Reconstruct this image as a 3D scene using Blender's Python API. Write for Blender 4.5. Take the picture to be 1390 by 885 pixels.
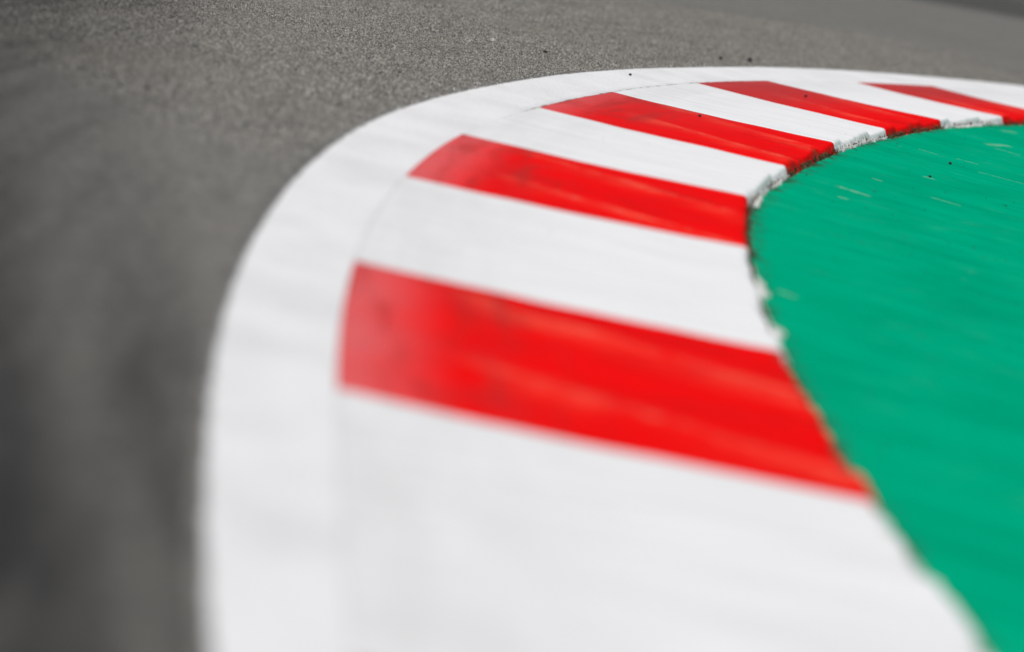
import bpy, bmesh, math, random
import numpy as np
from mathutils import Matrix, Vector, noise

for o in list(bpy.data.objects):
    bpy.data.objects.remove(o, do_unlink=True)
scene = bpy.context.scene
COL = scene.collection
random.seed(7)

# ------------------------------------------------------------------ camera
CAM_H, PITCH, ROLL = 0.7627, 0.18604, 0.23620
cam_data = bpy.data.cameras.new('camera')
cam = bpy.data.objects.new('camera', cam_data)
COL.objects.link(cam)
fwd = Vector((0, math.cos(PITCH), -math.sin(PITCH)))
r0 = Vector((1, 0, 0))
u0 = r0.cross(fwd)
right = math.cos(ROLL) * r0 + math.sin(ROLL) * u0
up = -math.sin(ROLL) * r0 + math.cos(ROLL) * u0
m3 = Matrix((right, up, -fwd)).transposed()
cam.matrix_world = Matrix.Translation((0, 0, CAM_H)) @ m3.to_4x4()
cam_data.sensor_fit = 'HORIZONTAL'
cam_data.sensor_width = 36.0
cam_data.lens = 3643.5 / 1390 * 36.0
cam_data.clip_start = 0.05
cam_data.clip_end = 2000
cam_data.dof.use_dof = True
cam_data.dof.focus_distance = 8.35
cam_data.dof.aperture_fstop = 1.85
cam_data.dof.aperture_blades = 9
scene.camera = cam

# ------------------------------------------------------------------ sky, sun, exposure
SUN_TO = Vector((-0.10, -0.45, 1.0)).normalized()      # direction towards the sun
elev = math.asin(SUN_TO.z)
azim = math.atan2(SUN_TO.x, SUN_TO.y)
world = bpy.data.worlds.new('World')
scene.world = world
world.use_nodes = True
wn = world.node_tree
wn.nodes.clear()
sky = wn.nodes.new('ShaderNodeTexSky')
sky.sky_type = 'NISHITA'
sky.sun_disc = False
sky.sun_elevation = elev
sky.sun_rotation = azim
sky.altitude = 600
sky.dust_density = 2.0
bg = wn.nodes.new('ShaderNodeBackground')
bg.inputs['Strength'].default_value = 0.07
wo = wn.nodes.new('ShaderNodeOutputWorld')
wn.links.new(sky.outputs[0], bg.inputs[0])
wn.links.new(bg.outputs[0], wo.inputs[0])
sun_data = bpy.data.lights.new('sun', 'SUN')
sun_data.energy = 3.1
sun_data.angle = math.radians(0.55)
sun_data.color = (1.0, 0.965, 0.905)
sun = bpy.data.objects.new('sun', sun_data)
COL.objects.link(sun)
sun.rotation_euler = (-SUN_TO).to_track_quat('-Z', 'Y').to_euler()
scene.view_settings.view_transform = 'Standard'
scene.view_settings.look = 'None'
scene.view_settings.exposure = 0.0
scene.view_settings.gamma = 1.0

# ------------------------------------------------------------------ the bend: an arc in plan, s metres along it, u metres to its inside
KC = [-0.069312, 0.027438, 0.022230, -0.096075, -0.011456, 0.062227]
SS = np.linspace(-5, 17, 2201)
_t = np.clip((SS - 4.5) / 8.5, -0.75, 0.8)
_k = sum(c * _t ** i for i, c in enumerate(KC))
_ds = SS[1] - SS[0]
_th = np.concatenate([[0], np.cumsum((_k[1:] + _k[:-1]) / 2 * _ds)])
_i0 = int(np.argmin(abs(SS)))
_th = _th - _th[_i0] + 1.682382
_x = np.concatenate([[0], np.cumsum((np.cos(_th[1:]) + np.cos(_th[:-1])) / 2 * _ds)])
_y = np.concatenate([[0], np.cumsum((np.sin(_th[1:]) + np.sin(_th[:-1])) / 2 * _ds)])
_x += -0.196832 - _x[_i0]
_y += 3.352688 - _y[_i0]

def bend(s, u):
    """plan position of the point s along the kerb joint and u to the inside of it"""
    x = np.interp(s, SS, _x); y = np.interp(s, SS, _y); th = np.interp(s, SS, _th)
    return x + u * np.sin(th), y - u * np.cos(th)

def smooth_interp(s, xs, ys):
    xs = np.asarray(xs, float); ys = np.asarray(ys, float)
    tot = 0
    for d in np.linspace(-.25, .25, 9):
        tot = tot + np.interp(np.asarray(s) + d, xs, ys)
    return tot / 9

def joint_off(s):
    return smooth_interp(s, [-5, -1.2, -.4, 2.8, 3.9, 4.8, 7.9, 9, 11, 17], [-.035, -.030, -.004, .002, .024, .033, .026, -.003, -.07, -.1])
def line_off(s):
    return smooth_interp(s, [-5, -.6, 0.4, 1.2, 2.8, 4.3, 6.6, 8, 9.5, 11, 17], [-.150, -.151, -.159, -.162, -.178, -.158, -.162, -.203, -.25, -.33, -.36])
def lip_off(s):
    return smooth_interp(s, [-5, -.6, 0, 1, 2, 3, 4, 5, 6, 7, 8.5, 11, 17], [.678, .682, .692, .700, .698, .676, .712, .716, .708, .675, .635, .585, .565])

def sstep(a, b, x):
    t = np.clip((x - a) / (b - a), 0, 1)
    return t * t * (3 - 2 * t)

def n3(x, y, z=0.0):
    return noise.noise(Vector((x, y, z)))
def vn(xs, ys, z=0.0):
    return np.array([n3(a, b, z) for a, b in zip(np.ravel(xs), np.ravel(ys))]).reshape(np.shape(xs))

# ------------------------------------------------------------------ helpers
def tag(o, label=None, cat=None, group=None, kind=None):
    if label: o['label'] = label
    if cat: o['category'] = cat
    if group: o['group'] = group
    if kind: o['kind'] = kind
    return o

def link(name, me, mat=None, parent=None):
    o = bpy.data.objects.new(name, me)
    COL.objects.link(o)
    if mat: me.materials.append(mat)
    if parent: o.parent = parent
    return o

def grid_mesh(name, X, Y, Z, U=None, V=None, attrs=None, smooth=True):
    n, m = X.shape
    co = np.stack([X, Y, Z], -1).reshape(-1, 3)
    idx = np.arange(n * m).reshape(n, m)
    q = np.stack([idx[:-1, :-1], idx[:-1, 1:], idx[1:, 1:], idx[1:, :-1]], -1).reshape(-1, 4)
    return quad_mesh(name, co, q, None if U is None else np.stack([U, V], -1).reshape(-1, 2), attrs, smooth)

def quad_mesh(name, co, q, uv=None, attrs=None, smooth=True):
    me = bpy.data.meshes.new(name)
    me.vertices.add(len(co)); me.vertices.foreach_set('co', np.ascontiguousarray(co, np.float32).ravel())
    nq = len(q)
    me.loops.add(nq * 4); me.loops.foreach_set('vertex_index', np.ascontiguousarray(q, np.int32).ravel())
    me.polygons.add(nq); me.polygons.foreach_set('loop_start', np.arange(0, nq * 4, 4, dtype=np.int32))
    me.update(calc_edges=True)
    if uv is not None:
        l = me.uv_layers.new(name='bend')
        l.data.foreach_set('uv', np.ascontiguousarray(uv[q.ravel()], np.float32).ravel())
    for k, v in (attrs or {}).items():
        a = me.attributes.new(k, 'FLOAT', 'POINT')
        a.data.foreach_set('value', np.ascontiguousarray(np.ravel(v), np.float32))
    me.polygons.foreach_set('use_smooth', np.full(nq, smooth))
    me.validate()
    return me

class NT:
    """small node-tree builder"""
    def __init__(self, name):
        self.mat = bpy.data.materials.new(name)
        self.mat.use_nodes = True
        self.t = self.mat.node_tree
        self.t.nodes.clear()
        self.out = self.t.nodes.new('ShaderNodeOutputMaterial')
        self.bsdf = self.t.nodes.new('ShaderNodeBsdfPrincipled')
        self.t.links.new(self.bsdf.outputs[0], self.out.inputs['Surface'])
    def n(self, typ, **kw):
        nd = self.t.nodes.new(typ)
        for k, v in kw.items(): setattr(nd, k, v)
        return nd
    def put(self, sock, v):
        if isinstance(v, bpy.types.NodeSocket): self.t.links.new(v, sock)
        elif isinstance(v, (tuple, list)) and sock.type == 'RGBA' and len(v) == 3: sock.default_value = (*v, 1)
        else: sock.default_value = v
    def math(self, op, a, b=0.0, c=0.0, clamp=False):
        nd = self.n('ShaderNodeMath', operation=op, use_clamp=clamp)
        for i, v in enumerate((a, b, c)): self.put(nd.inputs[i], v)
        return nd.outputs[0]
    def ramp(self, v, lo, hi, a=0.0, b=1.0, mode='SMOOTHSTEP'):
        nd = self.n('ShaderNodeMapRange', interpolation_type=mode)
        for i, x in enumerate((v, lo, hi, a, b)): self.put(nd.inputs[i], x)
        return nd.outputs[0]
    def mix(self, f, a, b, blend='MIX'):
        nd = self.n('ShaderNodeMix', data_type='RGBA', blend_type=blend)
        self.put(nd.inputs[0], f); self.put(nd.inputs[6], a); self.put(nd.inputs[7], b)
        return nd.outputs[2]
    def map(self, v, scale=(1, 1, 1), rot=(0, 0, 0), loc=(0, 0, 0)):
        nd = self.n('ShaderNodeMapping')
        self.put(nd.inputs[0], v)
        nd.inputs['Scale'].default_value = scale; nd.inputs['Rotation'].default_value = rot; nd.inputs['Location'].default_value = loc
        return nd.outputs[0]
    def noise(self, v, scale, detail=3.0, rough=0.55, out=0):
        nd = self.n('ShaderNodeTexNoise')
        self.put(nd.inputs['Vector'], v); nd.inputs['Scale'].default_value = scale
        nd.inputs['Detail'].default_value = detail; nd.inputs['Roughness'].default_value = rough
        return nd.outputs[out]
    def voro(self, v, scale, feature='F1', out='Distance', rnd=1.0):
        nd = self.n('ShaderNodeTexVoronoi', feature=feature)
        self.put(nd.inputs['Vector'], v); nd.inputs['Scale'].default_value = scale
        nd.inputs['Randomness'].default_value = rnd
        return nd.outputs[out]
    def obj(self):
        g = self.n('ShaderNodeNewGeometry')
        return g.outputs['Position']
    def uv(self):
        return self.n('ShaderNodeUVMap', uv_map='bend').outputs[0]
    def sep(self, v):
        nd = self.n('ShaderNodeSeparateXYZ'); self.put(nd.inputs[0], v); return nd.outputs
    def attr(self, name):
        return self.n('ShaderNodeAttribute', attribute_name=name).outputs['Fac']
    def bump(self, h, strength, dist, normal=None):
        nd = self.n('ShaderNodeBump')
        self.put(nd.inputs['Height'], h); nd.inputs['Strength'].default_value = strength; nd.inputs['Distance'].default_value = dist
        if normal is not None: self.put(nd.inputs['Normal'], normal)
        return nd.outputs[0]
    def done(self, color, rough=0.6, normal=None, spec=0.5):
        self.put(self.bsdf.inputs['Base Color'], color)
        self.put(self.bsdf.inputs['Roughness'], rough)
        self.bsdf.inputs['Specular IOR Level'].default_value = spec
        if normal is not None: self.put(self.bsdf.inputs['Normal'], normal)
        return self.mat

# ------------------------------------------------------------------ materials
def rubber_vignette(t, p, base):
    """tyre rubber, dust and painted-in vignette on the asphalt, shared by the binder and the stones in it"""
    x, y, _ = t.sep(p)
    def dist(cx, cy):
        return t.math('SQRT', t.math('ADD', t.math('POWER', t.math('SUBTRACT', x, cx), 2.0), t.math('POWER', t.math('SUBTRACT', y, cy), 2.0)))
    # coordinates running round the bend: radius across, arc length along
    rad = dist(14.706, 4.800)
    ang = t.math('ARCTAN2', t.math('SUBTRACT', y, 4.800), t.math('SUBTRACT', 14.706, x))
    cv = t.n('ShaderNodeCombineXYZ')
    t.put(cv.inputs[0], rad); t.put(cv.inputs[1], t.math('MULTIPLY', ang, 15.0))
    around = cv.outputs[0]
    streaks = t.noise(t.map(around, (7, .45, 1)), 1.6, 4, .55)
    broad = t.noise(p, 1.6, 4, .6)
    patch = t.noise(p, 6, 4, .6)
    base = t.mix(t.ramp(broad, .35, .7, 0, .3), base, (0.205, 0.186, 0.155))
    base = t.mix(t.ramp(patch, .5, .75, 0, .20), base, (0.06, 0.058, 0.053))
    base = t.mix(t.ramp(streaks, .50, .74, 0, .30), base, (0.05, 0.049, 0.046))
    # corner vignette painted as a dark band, swinging wide of the line further on
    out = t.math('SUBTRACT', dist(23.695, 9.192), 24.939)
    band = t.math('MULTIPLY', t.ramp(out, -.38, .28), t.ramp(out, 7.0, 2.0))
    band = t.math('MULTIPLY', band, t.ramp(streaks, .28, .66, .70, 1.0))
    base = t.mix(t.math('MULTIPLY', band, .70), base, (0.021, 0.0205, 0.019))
    # two near tyre marks, darkened to paint in the corner vignette, thinning further on
    near_fade = t.math('MULTIPLY', t.ramp(y, 5.2, 2.4), t.ramp(t.noise(t.map(around, (9, 1.6, 1)), 1.5, 4, .6), .30, .60, .55, 1))
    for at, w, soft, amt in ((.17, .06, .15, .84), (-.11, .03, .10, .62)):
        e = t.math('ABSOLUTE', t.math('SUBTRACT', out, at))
        base = t.mix(t.math('MULTIPLY', t.ramp(e, w + soft, w, 0, amt), near_fade), base, (0.016, 0.0155, 0.0145))
    return base

def mat_asphalt():
    t = NT('asphalt')
    p = t.obj()
    g = t.sep(t.voro(p, 140, out='Color'))[0]
    base = t.mix(g, (0.108, 0.103, 0.092), (0.31, 0.296, 0.262))
    base = t.mix(t.ramp(t.noise(p, 420, 2), .35, .6, .25, 0), base, (0.03, 0.03, 0.03))
    base = rubber_vignette(t, p, base)
    h = t.math('MULTIPLY_ADD', t.voro(p, 140), -1.0, t.math('MULTIPLY', g, 0.9))
    return t.done(base, 0.85, t.bump(h, 0.9, 0.004), 0.2)

def mat_aggregate():
    t = NT('asphalt_stones')
    p = t.obj(); tone = t.attr('tone')
    base = t.mix(t.ramp(tone, .10, .85), (0.042, 0.040, 0.036), (0.285, 0.269, 0.238))
    base = t.mix(t.ramp(tone, .80, 1.0), base, (0.46, 0.44, 0.39))
    base = t.mix(t.attr('paint'), base, (0.78, 0.77, 0.755))
    base = rubber_vignette(t, p, base)
    return t.done(base, 0.8, None, 0.2)

def mat_line():
    t = NT('line_paint')
    p = t.obj()
    big = t.noise(p, 3.5, 4, .6)
    fine = t.noise(p, 60, 3, .6)
    dots = t.voro(p, 75)
    c = t.mix(t.ramp(big, .35, .75), (0.80, 0.79, 0.775), (0.70, 0.69, 0.675))
    c = t.mix(t.ramp(fine, .55, .75, 0, .25), c, (0.55, 0.545, 0.53))
    c = t.mix(t.ramp(t.noise(p, 210, 1), .70, .76, 0, .55), c, (0.2, 0.195, 0.19))
    # overspray thinning out over the stones of the asphalt
    ov = t.attr('overspray')
    cover = t.math('ADD', t.noise(p, 240, 3, .7), t.math('MULTIPLY', t.noise(p, 40, 2), .35))
    bare = t.ramp(t.math('SUBTRACT', t.ramp(ov, 0.0, .9, 0, 1.15, 'LINEAR'), cover), -.78, -.22)
    bare = t.math('MULTIPLY', bare, t.ramp(ov, .02, .30))
    g = t.sep(t.voro(p, 140, out='Color'))[0]
    c = t.mix(bare, c, t.mix(g, (0.075, 0.072, 0.065), (0.22, 0.21, 0.187)))
    h = t.math('MULTIPLY_ADD', dots, -1.0, t.math('MULTIPLY', t.noise(p, 170, 2), .8))
    return t.done(c, 0.75, t.bump(h, 0.55, 0.004), 0.12)

def mat_kerb(name, red):
    t = NT(name)
    p = t.obj(); uv = t.uv()
    s, u, _ = t.sep(uv)
    crest = t.attr('crest'); lip = t.attr('lip')
    streak = t.noise(t.map(uv, (16, 1.3, 1), (0, 0, math.radians(31))), 1.6, 4, .6)     # brushed along the ridges
    along = t.noise(t.map(uv, (1.5, 10, 1)), 1.3, 4, .6)                                   # tyre rub along the track
    cloud = t.noise(p, 5, 4, .6)
    fine = t.noise(p, 90, 3, .65)
    if red:
        c = t.mix(t.ramp(streak, .3, .7), (0.90, 0.0015, 0.001), (0.76, 0.003, 0.003))
        c = t.mix(t.ramp(t.noise(t.map(uv, (3, 1.2, 1), (0, 0, math.radians(31))), 3.1, 4, .65), .46, .70, 0, .55), c, (0.58, 0.006, 0.005))
        # sun-bleached, scuffed crests
        wear = t.math('MULTIPLY', t.ramp(crest, .45, 1.0), t.math('MULTIPLY', t.ramp(t.math('ADD', streak, t.math('MULTIPLY', fine, .35)), .50, .82, 0, 1), t.ramp(cloud, .38, .62, .10, 1.2)))
        c = t.mix(t.math('MULTIPLY', wear, .95, clamp=True), c, (0.93, 0.085, 0.050))
        scr = t.math('MULTIPLY', t.ramp(crest, .86, .98), t.ramp(t.noise(t.map(uv, (90, 14, 1), (0, 0, math.radians(31))), 1.5, 2, .6), .56, .68, 0, .7))
        c = t.mix(scr, c, (0.86, 0.36, 0.24))
        # worn and dusty towards the track
        fade = t.math('MULTIPLY', t.ramp(u, .18, .0), t.ramp(cloud, .25, .65, .75, 1))
        c = t.mix(t.math('MULTIPLY', fade, .60), c, (0.62, 0.20, 0.20))
        smud = t.math('MULTIPLY', t.ramp(u, .42, .2), t.ramp(along, .46, .7))
        c = t.mix(t.math('MULTIPLY', smud, .62), c, (0.38, 0.025, 0.02))
        band = t.math('MULTIPLY', t.ramp(t.math('ABSOLUTE', t.math('SUBTRACT', u, .19)), .10, .0), t.ramp(cloud, .40, .62))
        c = t.mix(t.math('MULTIPLY', band, .32), c, (0.42, 0.03, 0.03))
        dull = t.math('MULTIPLY', t.ramp(s, 3.2, 6.2), t.ramp(t.math('ADD', u, t.math('MULTIPLY', t.math('SUBTRACT', streak, .5), .5)), .62, .12))
        c = t.mix(t.math('MULTIPLY', dull, .78), c, (0.41, 0.045, 0.043))
        c = t.mix(t.ramp(fine, .52, .72, 0, .22), c, (0.55, 0.006, 0.006))
        dirt = (0.045, 0.030, 0.016); bare = (0.30, 0.10, 0.05)
        rough = 0.7
    else:
        c = t.mix(t.ramp(streak, .3, .75), (0.82, 0.815, 0.80), (0.73, 0.725, 0.71))
        fade = t.math('MULTIPLY', t.ramp(u, .42, .0), t.ramp(along, .30, .66, .38, 1.15))
        c = t.mix(t.math('MULTIPLY', fade, .34), c, (0.54, 0.535, 0.52))
        c = t.mix(t.math('MULTIPLY', t.ramp(streak, .56, .72), t.ramp(u, .65, .1, 0, .45)), c, (0.60, 0.595, 0.58))
        c = t.mix(t.ramp(fine, .56, .75, 0, .18), c, (0.52, 0.51, 0.49))
        dirt = (0.16, 0.115, 0.05); bare = (0.55, 0.52, 0.45)
        rough = 0.8
    # specks of rubber and grit
    sp = t.math('MULTIPLY', t.ramp(t.voro(p, 34), .10, .07), t.ramp(t.sep(t.voro(p, 34, out='Color'))[0], .86, .88))
    c = t.mix(t.math('MULTIPLY', sp, .85), c, (0.03, 0.028, 0.025))
    # chipped, dirty lip
    ln = t.noise(p, 34, 4, .65)
    c = t.mix(t.math('MULTIPLY', t.ramp(lip, .3, .65), t.ramp(ln, .50, .62)), c, bare)
    c = t.mix(t.math('MULTIPLY', t.ramp(lip, .30, .72), t.ramp(t.noise(p, 47, 3, .6), .44 if red else .53, .56 if red else .62)), c, dirt)
    nrm = t.bump(t.math('ADD', t.math('MULTIPLY', fine, .7), t.noise(p, 260, 2)), 0.35, 0.003)
    return t.done(c, rough, nrm, 0.02)

def mat_green():
    t = NT('green_paint')
    p = t.obj()
    rot = (0, 0, math.radians(16))
    q = t.map(p, (1, 1, 1), rot)
    st = t.noise(t.map(q, (1.2, 15, 1)), 1.5, 4, .6)
    st2 = t.noise(t.map(q, (2.2, 60, 1)), 1.5, 3, .6)
    cloud = t.noise(p, 2.6, 3, .6)
    c = t.mix(t.ramp(st, .3, .7), (0.0, 0.375, 0.196), (0.0, 0.318, 0.165))
    c = t.mix(t.ramp(cloud, .42, .68, 0, .5), c, (0.0, 0.26, 0.137))
    c = t.mix(t.ramp(t.noise(t.map(q, (1, 2.2, 1)), 5.5, 4, .6), .48, .72, 0, .42), c, (0.0, 0.25, 0.128))
    c = t.mix(t.ramp(st2, .45, .68, 0, .45), c, (0.0, 0.41, 0.215))
    # scratches and scrapes down to the pale concrete
    sc = t.math('MULTIPLY', t.ramp(t.noise(t.map(q, (4, 120, 1)), 1.5, 2, .5), .635, .70), t.ramp(t.noise(p, 3, 2), .47, .6))
    c = t.mix(t.math('MULTIPLY', sc, .5), c, (0.12, 0.52, 0.32))
    chip = t.math('MULTIPLY', t.ramp(t.noise(t.map(q, (9, 36, 1)), 1.5, 3, .6), .72, .77), t.ramp(t.noise(p, 2.3, 2, .5), .46, .58))
    c = t.mix(t.math('MULTIPLY', chip, .45), c, (0.40, 0.47, 0.30))
    # scrapes where a car has dragged over the paint
    x, y, _ = t.sep(p)
    brk = t.noise(t.map(q, (45, 110, 1)), 1.0, 4, .7)
    total = None
    for x0, y0, x1, y1, w in [(0.765, 7.139, 0.83, 7.09, 0.012), (0.744, 6.895, 0.762, 6.897, 0.008), (1.089, 7.965, 1.11, 7.952, 0.009), (1.292, 8.806, 1.354, 8.787, 0.004), (1.323, 8.514, 1.471, 8.474, 0.004), (1.164, 8.82, 1.22, 8.787, 0.0035), (1.512, 9.663, 1.607, 9.836, 0.013), (1.524, 9.573, 1.608, 9.539, 0.005), (1.052, 7.423, 1.122, 7.392, 0.005), (1.688, 10.506, 1.741, 10.567, 0.012), (0.894, 7.55, 0.914, 7.538, 0.006), (0.485, 5.079, 0.507, 5.06, 0.008)]:
        L = math.hypot(x1 - x0, y1 - y0); ux, uy = (x1 - x0) / L, (y1 - y0) / L
        dx = t.math('SUBTRACT', x, x0); dy = t.math('SUBTRACT', y, y0)
        al = t.math('ADD', t.math('MULTIPLY', dx, ux), t.math('MULTIPLY', dy, uy))
        ac = t.math('ABSOLUTE', t.math('SUBTRACT', t.math('MULTIPLY', dy, ux), t.math('MULTIPLY', dx, uy)))
        over = t.math('MAXIMUM', t.math('SUBTRACT', t.math('ABSOLUTE', t.math('SUBTRACT', al, L / 2)), L / 2), 0.0)
        m = t.ramp(t.math('ADD', t.math('ADD', ac, over), t.math('MULTIPLY', t.math('SUBTRACT', brk, .5), w * 9)), w * 1.7, w * .1)
        total = m if total is None else t.math('MAXIMUM', total, m)
    c = t.mix(t.math('MULTIPLY', total, .42), c, (0.36, 0.56, 0.38))
    sp = t.math('MULTIPLY', t.ramp(t.voro(p, 26), .11, .07), t.ramp(t.sep(t.voro(p, 26, out='Color'))[0], .84, .86))
    c = t.mix(t.math('MULTIPLY', sp, .85), c, (0.015, 0.05, 0.03))
    u = t.sep(t.uv())[1]
    edge = t.math('MULTIPLY', t.ramp(u, .05, .0), t.ramp(t.noise(p, 17, 4, .6), .46, .58))
    c = t.mix(t.math('MULTIPLY', edge, .85), c, (0.03, 0.06, 0.03))
    h = t.math('ADD', t.math('MULTIPLY', st2, 1.2), t.math('MULTIPLY', t.noise(p, 120, 3), .6))
    return t.done(c, 0.75, t.bump(h, 0.45, 0.004), 0.0)

def mat_flat(name, a, b, scale=60, rough=.8):
    t = NT(name)
    n = t.noise(t.obj(), scale, 3, .6)
    return t.done(t.mix(t.ramp(n, .35, .65), a, b), rough, t.bump(n, .5, .002), .3)

M_ASPH = mat_asphalt(); M_AGG = mat_aggregate(); M_LINE = mat_line()
M_RED = mat_kerb('red_kerb_paint', True); M_WHITE = mat_kerb('white_kerb_paint', False)
M_GREEN = mat_green()
M_DIRT = mat_flat('joint_dirt', (0.03, 0.022, 0.012), (0.13, 0.095, 0.04), 120)
M_FLAKE = mat_flat('flaking_white_paint', (0.78, 0.77, 0.74), (0.55, 0.53, 0.47), 90)
M_RUBBER = mat_flat('rubber', (0.012, 0.012, 0.012), (0.03, 0.03, 0.03), 200)
M_STONE = mat_flat('pale_stone', (0.55, 0.52, 0.46), (0.42, 0.40, 0.36), 200)

# ------------------------------------------------------------------ race track
def plan_su(X, Y):
    """s, u of plan points, from the nearest point of the bend"""
    xs, ys, ss, th = _x[::6], _y[::6], SS[::6], _th[::6]
    P = np.stack([np.ravel(X), np.ravel(Y)], -1)
    s_out = np.empty(len(P)); u_out = np.empty(len(P))
    for c in range(0, len(P), 8000):
        dx = P[c:c + 8000, 0:1] - xs[None]; dy = P[c:c + 8000, 1:2] - ys[None]
        i = np.argmin(dx * dx + dy * dy, 1); r = np.arange(len(i))
        s_out[c:c + 8000] = ss[i]
        u_out[c:c + 8000] = dx[r, i] * np.sin(th[i]) - dy[r, i] * np.cos(th[i])
    return s_out.reshape(X.shape), u_out.reshape(X.shape)

def track_sheet():
    """asphalt to the horizon, cut down to a bed where the kerb and the green run-off lie"""
    ax = np.concatenate([-np.geomspace(600, 3.2, 26), np.arange(-3, 9, .08), np.geomspace(9.2, 600, 26)])
    ay = np.concatenate([-np.geomspace(600, 3.2, 26), np.arange(-3, 15, .08), np.geomspace(15.2, 600, 26)])
    X, Y = np.meshgrid(ax, ay, indexing='ij')
    s_, u_ = plan_su(X, Y)
    bed = sstep(.12, .42, u_) * sstep(12.5, 10, u_)
    return grid_mesh('race_track', X, Y, -.10 * bed, smooth=False)
track = link('race_track', track_sheet(), M_ASPH)
track['kind'] = 'structure'

def gap(s):
    """the crumbling joint between line and kerb"""
    g = np.array([n3(x * 16, 1.7) + .6 * n3(x * 60, 4.1) for x in np.ravel(s)]).reshape(np.shape(s))
    here = sstep(3.3, 4.2, s) * sstep(7.2, 6.4, s)
    return .0002 + (.0006 + .010 * np.clip(g + .12, 0, .6)) * here

# white edge line painted on the asphalt, its outer edge ragged where the spray met the stone
s = np.arange(-4.0, 15.5, 0.012)
jo, lo = joint_off(s), line_off(s)
rag = np.array([n3(x * 22, 3.1) * .0035 + n3(x * 75, 9.4) * .0025 for x in s])
f = np.array([-.19, -.15, -.11, -.07, -.04, -.02, 0, .03, .15, .3, .5, .7, .85, .985, 1.0])
S = np.repeat(s[:, None], len(f), 1)
U = lo[:, None] + rag[:, None] + (jo - gap(s) - lo)[:, None] * f[None] - rag[:, None] * f[None]
X, Y = bend(S, U)
Z = 0.0022 + 0 * X
Z[:, :6] = 0.0012
Z[:, 0] = -.001
Z[:, -1] = .0018 - .006 * sstep(3.3, 4.2, s) * sstep(7.2, 6.4, s)
OV = np.repeat(np.clip(-f / .19, 0, 1)[None], len(s), 0)          # 0 on the line, 1 where the overspray ends
line = link('edge_line', grid_mesh('edge_line', X, Y, Z, S, U, {'overspray': OV}), M_LINE, track)
line['label'] = 'white painted line along the asphalt edge of the kerb'

# coarse stones standing proud of the binder beside the line (too small and too many to count)
rng = np.random.default_rng(3)
def stones():
    ds, du = .0065, .0065
    ss, ee = np.meshgrid(np.arange(1.5, 12.6, ds), np.arange(.003, 1.42, du), indexing='ij')
    ss = (ss + rng.uniform(-.5, .5, ss.shape) * ds).ravel(); ee = (ee + rng.uniform(-.5, .5, ee.shape) * du).ravel()
    x, _ = bend(ss, line_off(ss) - ee)
    keep = rng.random(len(ss)) < .92 * sstep(1.5, 2.8, ss) * sstep(12.6, 9.8, ss) * sstep(1.42, 1.1, ee - .25 * sstep(6, 8, ss)) * (ss > 1.5 + ee * 1.2)
    ss, ee = ss[keep], ee[keep]
    x, y = bend(ss, line_off(ss) - ee)
    n = len(x)
    r = rng.uniform(.0022, .0046, n); h = rng.uniform(.0008, .0036, n) * rng.choice([1, 1, .6, 1.3], n)
    K = 4
    a = rng.uniform(0, 6.28, n)[:, None] + np.arange(K)[None] * (2 * np.pi / K) + rng.uniform(-.35, .35, (n, K))
    rr = r[:, None] * rng.uniform(.8, 1.15, (n, K))
    co = np.zeros((n, K + 1, 3), np.float32)
    co[:, :K, 0] = x[:, None] + rr * np.cos(a); co[:, :K, 1] = y[:, None] + rr * np.sin(a); co[:, :K, 2] = -.0006
    co[:, K, 0] = x + r * rng.uniform(-.35, .35, n); co[:, K, 1] = y + r * rng.uniform(-.35, .35, n); co[:, K, 2] = h
    b = (np.arange(n) * (K + 1))[:, None, None]
    tri = np.stack([np.arange(K), (np.arange(K) + 1) % K, np.full(K, K)], -1)[None] + b
    tri = tri.reshape(-1, 3).astype(np.int32)
    me = bpy.data.meshes.new('asphalt_stones')
    me.vertices.add(n * (K + 1)); me.vertices.foreach_set('co', co.ravel())
    nt = len(tri)
    me.loops.add(nt * 3); me.loops.foreach_set('vertex_index', tri.ravel())
    me.polygons.add(nt); me.polygons.foreach_set('loop_start', np.arange(0, nt * 3, 3, dtype=np.int32))
    me.update(calc_edges=True)
    pt = me.attributes.new('paint', 'FLOAT', 'POINT')
    pt.data.foreach_set('value', np.repeat((rng.random(n) < 1.0 * np.exp(-ee / .017) - .08).astype(np.float32) * rng.uniform(.5, 1, n).astype(np.float32), K + 1))
    at = me.attributes.new('tone', 'FLOAT', 'POINT')
    at.data.foreach_set('value', np.repeat(rng.random(n).astype(np.float32), K + 1))
    return me
agg = link('asphalt_stones', stones(), M_AGG, track)
agg['kind'] = 'stuff'

# ------------------------------------------------------------------ kerb
GREEN_Z = -0.006
FOOT = .024          # how far the broken face reaches beyond the shoulder
PER = 0.5
def ridge(s, u):
    """0..1 sawtooth with rounded crests, ridges running askew across the kerb"""
    ph = np.mod((s - (0.20 - 0.62 * (u - 0.40))) / PER, 1.0)      # 0 at a crest
    fall = 0.5 + 0.5 * np.cos(np.pi * np.clip(ph / .16, 0, 1))
    rise = np.clip((ph - .16) / .84, 0, 1)
    rise = rise ** 1.4
    return np.where(ph < .16, fall, rise)

def kerb_z(s, u, w):
    q = u / w
    amp = 0.005 * sstep(.15, .6, q) + 0.010 * sstep(.70, 1.0, q)
    return 0.002 + 0.020 * sstep(-.05, 1.15, q) + amp * (ridge(s, u) - .5)

bounds = [(-4.07, -4.10), (-3.0, -3.03), (-2.07, -2.10), (-1.07, -1.10), (-.01, -.10), (.93, .88), (2.01, 2.0), (2.91, 2.92), (3.90, 3.86), (4.85, 4.88), (5.94, 5.88),
          (6.83, 6.92), (7.97, 7.96), (8.97, 8.95), (10.40, 10.37), (11.2, 11.17), (11.98, 11.95), (12.95, 12.92), (13.98, 13.95)]

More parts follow.
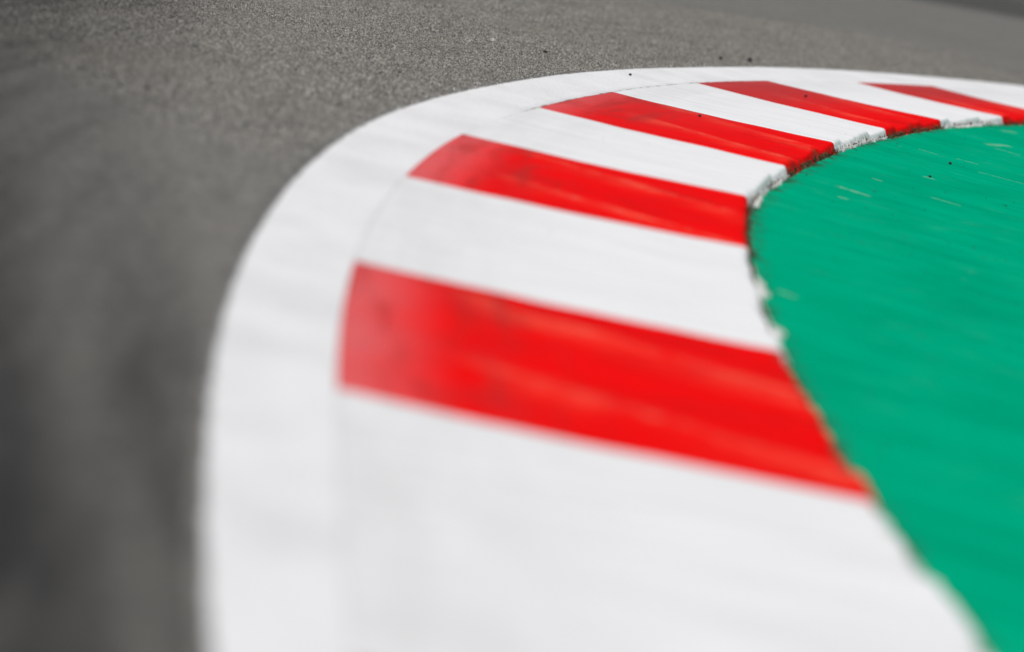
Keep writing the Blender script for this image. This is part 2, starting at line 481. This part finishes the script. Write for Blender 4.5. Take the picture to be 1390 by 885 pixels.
def kerb_block(i, red):
    (a0, b0), (a1, b1) = bounds[i], bounds[i + 1]
    nr = max(24, int((a1 - a0) / .011))
    fr = np.linspace(0, 1, nr + 1)
    # columns: groove edge, deck, shoulder, lip face, foot
    deck = np.concatenate([[0.0, .004], np.linspace(.012, 1, 52)])
    nl = 12
    sc, uc = [], []
    S = np.zeros((nr + 1, len(deck) + nl)); U = S.copy(); Z = S.copy(); L = S.copy(); Cr = S.copy()
    for j in range(len(deck)):
        d = deck[j]
        S[:, j] = (a0 + (b0 - a0) * d) * (1 - fr) + (a1 + (b1 - a1) * d) * fr
        w = lip_off(S[:, j]); jo = joint_off(S[:, j])
        uu = jo + (w - jo) * d
        U[:, j] = uu
        Z[:, j] = kerb_z(S[:, j], uu - jo, w - jo)
        Cr[:, j] = ridge(S[:, j], uu - jo) * sstep(.10, .32, d)
        if j == 0: Z[:, j] = .0022 - .007 * sstep(3.3, 4.2, S[:, j]) * sstep(7.2, 6.4, S[:, j]); U[:, j] += .0004
    # chips broken out of the shoulder
    je = len(deck) - 1
    rs = random.Random(100 + i)
    chop = np.clip(vn(S[:, je] * 11, np.full(nr + 1, 6.1)) * .007 + vn(S[:, je] * 38, np.full(nr + 1, 2.1)) * .003, -.004, .02)
    for c in range(8):
        sc_ = S[0, je] + (S[-1, je] - S[0, je]) * rs.random()
        chop = np.maximum(chop, rs.uniform(.004, .018) * np.clip(1 - abs(S[:, je] - sc_) / rs.uniform(.02, .07), 0, 1))
    chop = chop * (1 + .7 * sstep(2.6, 1.6, S[:, je]))
    U[:, je] -= chop
    U[:, je - 1] -= chop * .6
    bev = np.array([[.10, .012], [.28, .05], [.42, .12], [.50, .22], [.58, .34], [.66, .47], [.73, .58], [.80, .70], [.87, .82], [.93, .92], [1.0, 1.0], [1.12, 1.35]])
    for k in range(nl):
        j = len(deck) + k
        hu, hz = bev[k]
        tt = min(1.0, (k + 1) / (nl - 1))
        S[:, j] = S[:, je]
        w = lip_off(S[:, j])
        zt = Z[:, je]
        crumb = vn(S[:, j] * 70, np.full(nr + 1, tt * 4), 4.4) * .004 + vn(S[:, j] * 160, np.full(nr + 1, tt * 7), 1.4) * .003
        crumb = crumb * sstep(.55, 1.0, tt) * .8
        ue = w - chop * (1 - tt)
        U[:, j] = ue + hu * (FOOT - .004) + crumb
        Z[:, j] = zt + (GREEN_Z - .004 - zt) * hz + crumb * .6
        L[:, j] = np.clip(tt * .9 + chop / .022 * .35 * (1 - tt), 0, 1)
        Cr[:, j] = Cr[:, je] * (1 - tt)
    # unevenness of the deck
    Z[:, 1:] += vn(U[:, 1:] * 9 + 5, S[:, 1:] * 9, .3) * .0012
    # the far and near ends of the paint are not ruled with a ruler
    wv = vn(U * 6, U * 0 + i * 3.3) * .004 + vn(U * 30, U * 0 + i * 3.3) * .0012
    wv2 = vn(U * 6, U * 0 + (i + 1) * 3.3) * .004 + vn(U * 30, U * 0 + (i + 1) * 3.3) * .0012
    X, Y = bend(S + wv * (1 - fr)[:, None] + wv2 * fr[:, None], U)
    n, m = X.shape
    co = np.stack([X, Y, Z], -1).reshape(-1, 3)
    uv = np.stack([S, U], -1).reshape(-1, 2)
    idx = np.arange(n * m).reshape(n, m)
    q = np.stack([idx[:-1, :-1], idx[:-1, 1:], idx[1:, 1:], idx[1:, :-1]], -1).reshape(-1, 4)
    # solid below: a skirt all round that leans inwards, and a bottom
    rim = np.concatenate([idx[0, :], idx[1:, -1], idx[-1, -2::-1], idx[-2:0:-1, 0]])
    cen = co.mean(0)
    low = co[rim].copy()
    low[:, :2] += (cen[:2] - low[:, :2]) * .02
    low[:, 2] = -.09
    b0i = len(co)
    co = np.concatenate([co, low, [[cen[0], cen[1], -.09]]]); uv = np.concatenate([uv, uv[rim], [[0, 0]]])
    k = len(rim); r = np.arange(k); r2 = (r + 1) % k
    qs = np.stack([rim[r], b0i + r, b0i + r2, rim[r2]], -1)
    lat = np.concatenate([L.ravel(), np.ones(k + 1)]); cat = np.concatenate([Cr.ravel(), np.zeros(k + 1)])
    me = quad_mesh('kerb_block', co, np.concatenate([q, qs]), uv, {'lip': lat, 'crest': cat})
    sm = np.ones((n - 1, m - 1), bool); sm[:, len(deck) + 3:] = False        # the broken face is crumbly
    me.polygons.foreach_set('use_smooth', np.concatenate([sm.ravel(), np.zeros(k, bool)]))
    return me

kerb = bpy.data.objects.new('rumble_strip', None)
COL.objects.link(kerb)
kx, ky = bend(0.0, .35)
kerb.location = (0, 0, 0)
tag(kerb, 'red and white striped ridged concrete kerb curving along the inside of the bend', 'rumble strip')
for i in range(len(bounds) - 1):
    red = i % 2 == 0
    o = link('kerb_block', kerb_block(i, red), M_RED if red else M_WHITE, kerb)
    o['label'] = 'red painted kerb block with skewed ridges' if red else 'white painted kerb block with skewed ridges'
    if not red:
        # ragged white paint that ran over the joint onto the green
        s0, s1 = bounds[i][1] + .02, bounds[i + 1][1] - .01
        ss = np.arange(s0, s1, .006)
        w = lip_off(ss)
        wid = .001 + .014 * vn(ss * 7, ss * 0 + 7.7) + .010 * vn(ss * 40, ss * 0 + 2.2) + .007 * vn(ss * 110, ss * 0 + 5.2)
        wid = wid * (1 + .8 * sstep(2.6, 1.6, ss))
        wid = np.clip(wid, .0002, None) * np.clip(np.minimum(ss - s0, s1 - ss) / .05, .05, 1)
        fcol = np.array([0, .35, .7, 1.0])
        Sg = np.repeat(ss[:, None], 4, 1)
        Ug = w[:, None] + FOOT - .001 + (.001 + wid)[:, None] * fcol[None]
        Zg = GREEN_Z + .004 + np.array([.001, .003, .002, -.0045])[None] + vn(Sg * 40, Ug * 40) * .0035 * np.array([1, 1, .8, 0])[None]
        X, Y = bend(Sg, Ug)
        link('paint_overrun', grid_mesh('paint_overrun', X, Y, Zg, Sg, Ug), M_FLAKE, o)

# ------------------------------------------------------------------ green run-off inside the kerb
s = np.concatenate([np.arange(-4.5, -1.2, .1), np.arange(-1.2, 10, .03), np.arange(10, 15.5, .1)])
e = np.concatenate([[-.001, .002, .006, .012, .02, .03, .045, .06, .08], np.linspace(.11, 2, 40), np.linspace(2.3, 9, 14)])
S = np.repeat(s[:, None], len(e), 1); E_ = np.repeat(e[None], len(s), 0)
U = lip_off(S) + FOOT + E_
X, Y = bend(S, U)
Z = GREEN_Z + vn(X * 3, Y * 3, 2.0) * .002 * sstep(0, .3, E_) + vn(X * 40, Y * 40, 2.0) * .0014 * (E_ < .1)
Z[:, 0] = -.03
runoff = link('green_runoff', grid_mesh('green_runoff', X, Y, Z, S, E_), M_GREEN)
runoff['kind'] = 'structure'

# ------------------------------------------------------------------ dirt and moss in the joint between kerb and run-off
def lump_mesh(seed, squash=.7):
    rs = random.Random(seed)
    bm = bmesh.new()
    bmesh.ops.create_icosphere(bm, subdivisions=1, radius=1)
    for v in bm.verts:
        v.co *= rs.uniform(.65, 1.25); v.co.z *= squash
    me = bpy.data.meshes.new('lump'); bm.to_mesh(me); bm.free()
    return me
def join_lumps(name, spots, mat):
    base = [lump_mesh(k) for k in range(6)]
    vs, fs = [], []
    rs = random.Random(5)
    for (x, y, z, r) in spots:
        me = rs.choice(base); a = rs.uniform(0, 6.28); ca, sa = math.cos(a), math.sin(a)
        k = len(vs)
        sx, sy, sz = r * rs.uniform(.7, 1.5), r * rs.uniform(.7, 1.3), r * rs.uniform(.6, 1.0)
        for v in me.vertices:
            px, py = v.co.x * sx, v.co.y * sy
            vs.append((x + px * ca - py * sa, y + px * sa + py * ca, z + v.co.z * sz))
        fs += [tuple(k + i for i in p.vertices) for p in me.polygons]
    for b in base: bpy.data.meshes.remove(b)
    me = bpy.data.meshes.new(name); me.from_pydata(vs, [], fs); me.update()
    return link(name, me, mat)
spots = []
for _ in range(5200):
    ss_ = random.uniform(-1.3, 9.5)
    dens = n3(ss_ * 5.5, 8.8) + .5 * n3(ss_ * 19, 2.8)
    redk = any(bounds[k][1] < ss_ < bounds[k + 1][1] for k in range(0, len(bounds) - 1, 2))
    if dens < (-.12 if redk else .12) + random.uniform(-.15, .15): continue
    e_ = random.triangular(-.013, .010, -.003)
    w_ = float(lip_off(ss_)) + FOOT + e_
    x_, y_ = bend(ss_, w_)
    z_ = GREEN_Z - .0005 + max(0, -e_) * 1.0
    spots.append((float(x_), float(y_), z_, random.triangular(.001, .0060 if redk else .0035, .0022) * (1.35 if ss_ < 2.2 else 1)))
dirt = join_lumps('joint_dirt', spots, M_DIRT)
tag(dirt, 'brown dirt and moss caught in the joint between kerb and green paint', 'dirt', kind='stuff')

# fine grit lying on the green paint
spots = []
for _ in range(420):
    ss_ = random.uniform(-.5, 10); e_ = random.uniform(.03, 1.6) ** 1.2
    x_, y_ = bend(ss_, float(lip_off(ss_)) + FOOT + e_)
    spots.append((float(x_), float(y_), GREEN_Z + .001, random.triangular(.0009, .0035, .0012)))
grit = join_lumps('grit', spots, M_RUBBER)
tag(grit, 'dark grit scattered over the green painted run-off', 'grit', kind='stuff')

# ------------------------------------------------------------------ single crumbs and chips one can pick out
def crumb(name, x, y, z, r, mat, label, cat, seed):
    rs = random.Random(seed)
    bm = bmesh.new()
    bmesh.ops.create_icosphere(bm, subdivisions=2, radius=r)
    for v in bm.verts:
        k = .75 + .55 * noise.noise(Vector(v.co) / r * 1.3 + Vector((seed, 0, 0)))
        v.co *= k
        v.co.x *= 1.35; v.co.z *= .75
    lo_ = min(v.co.z for v in bm.verts)
    for v in bm.verts: v.co.z -= lo_ + .0006
    bmesh.ops.rotate(bm, verts=bm.verts, cent=(0, 0, 0), matrix=Matrix.Rotation(rs.uniform(0, 6.28), 3, 'Z'))
    me = bpy.data.meshes.new(name); bm.to_mesh(me); bm.free()
    o = link(name, me, mat); o.location = (x, y, z)
    return tag(o, label, cat)
crumb('stone_chip', -.283, 8.897, .003, .010, M_STONE, 'pale stone chip lying on the open asphalt away from the line', 'stone', 1)
crumb('rubber_crumb', -.105, 8.962, .003, .0075, M_RUBBER, 'black rubber crumb on the asphalt beside the near sweep of the line', 'rubber crumb', 2)
crumb('rubber_crumb', .55, 10.551, .003, .010, M_RUBBER, 'left one of two black rubber crumbs beyond the white line', 'rubber crumb', 3)
crumb('rubber_crumb', .677, 10.804, .003, .012, M_RUBBER, 'right one of two black rubber crumbs beyond the white line', 'rubber crumb', 4)
crumb('rubber_crumb', .186, 8.87, .003, .006, M_RUBBER, 'black rubber crumb lying on the white edge line', 'rubber crumb', 5)
crumb('rubber_crumb', .393, 7.90, .0165, .006, M_RUBBER, 'black rubber crumb on the third red block of the kerb', 'rubber crumb', 6)
crumb('rubber_crumb', .825, 9.582, .0125, .007, M_RUBBER, 'black rubber crumb on the fourth red block of the kerb', 'rubber crumb', 7)
crumb('rubber_crumb', 1.234, 8.545, GREEN_Z, .0065, M_RUBBER, 'black rubber crumb on the green paint near the far kerb', 'rubber crumb', 8)
crumb('rubber_crumb', 1.106, 7.984, GREEN_Z, .005, M_RUBBER, 'black rubber crumb on the green paint beside a pale scrape', 'rubber crumb', 9)
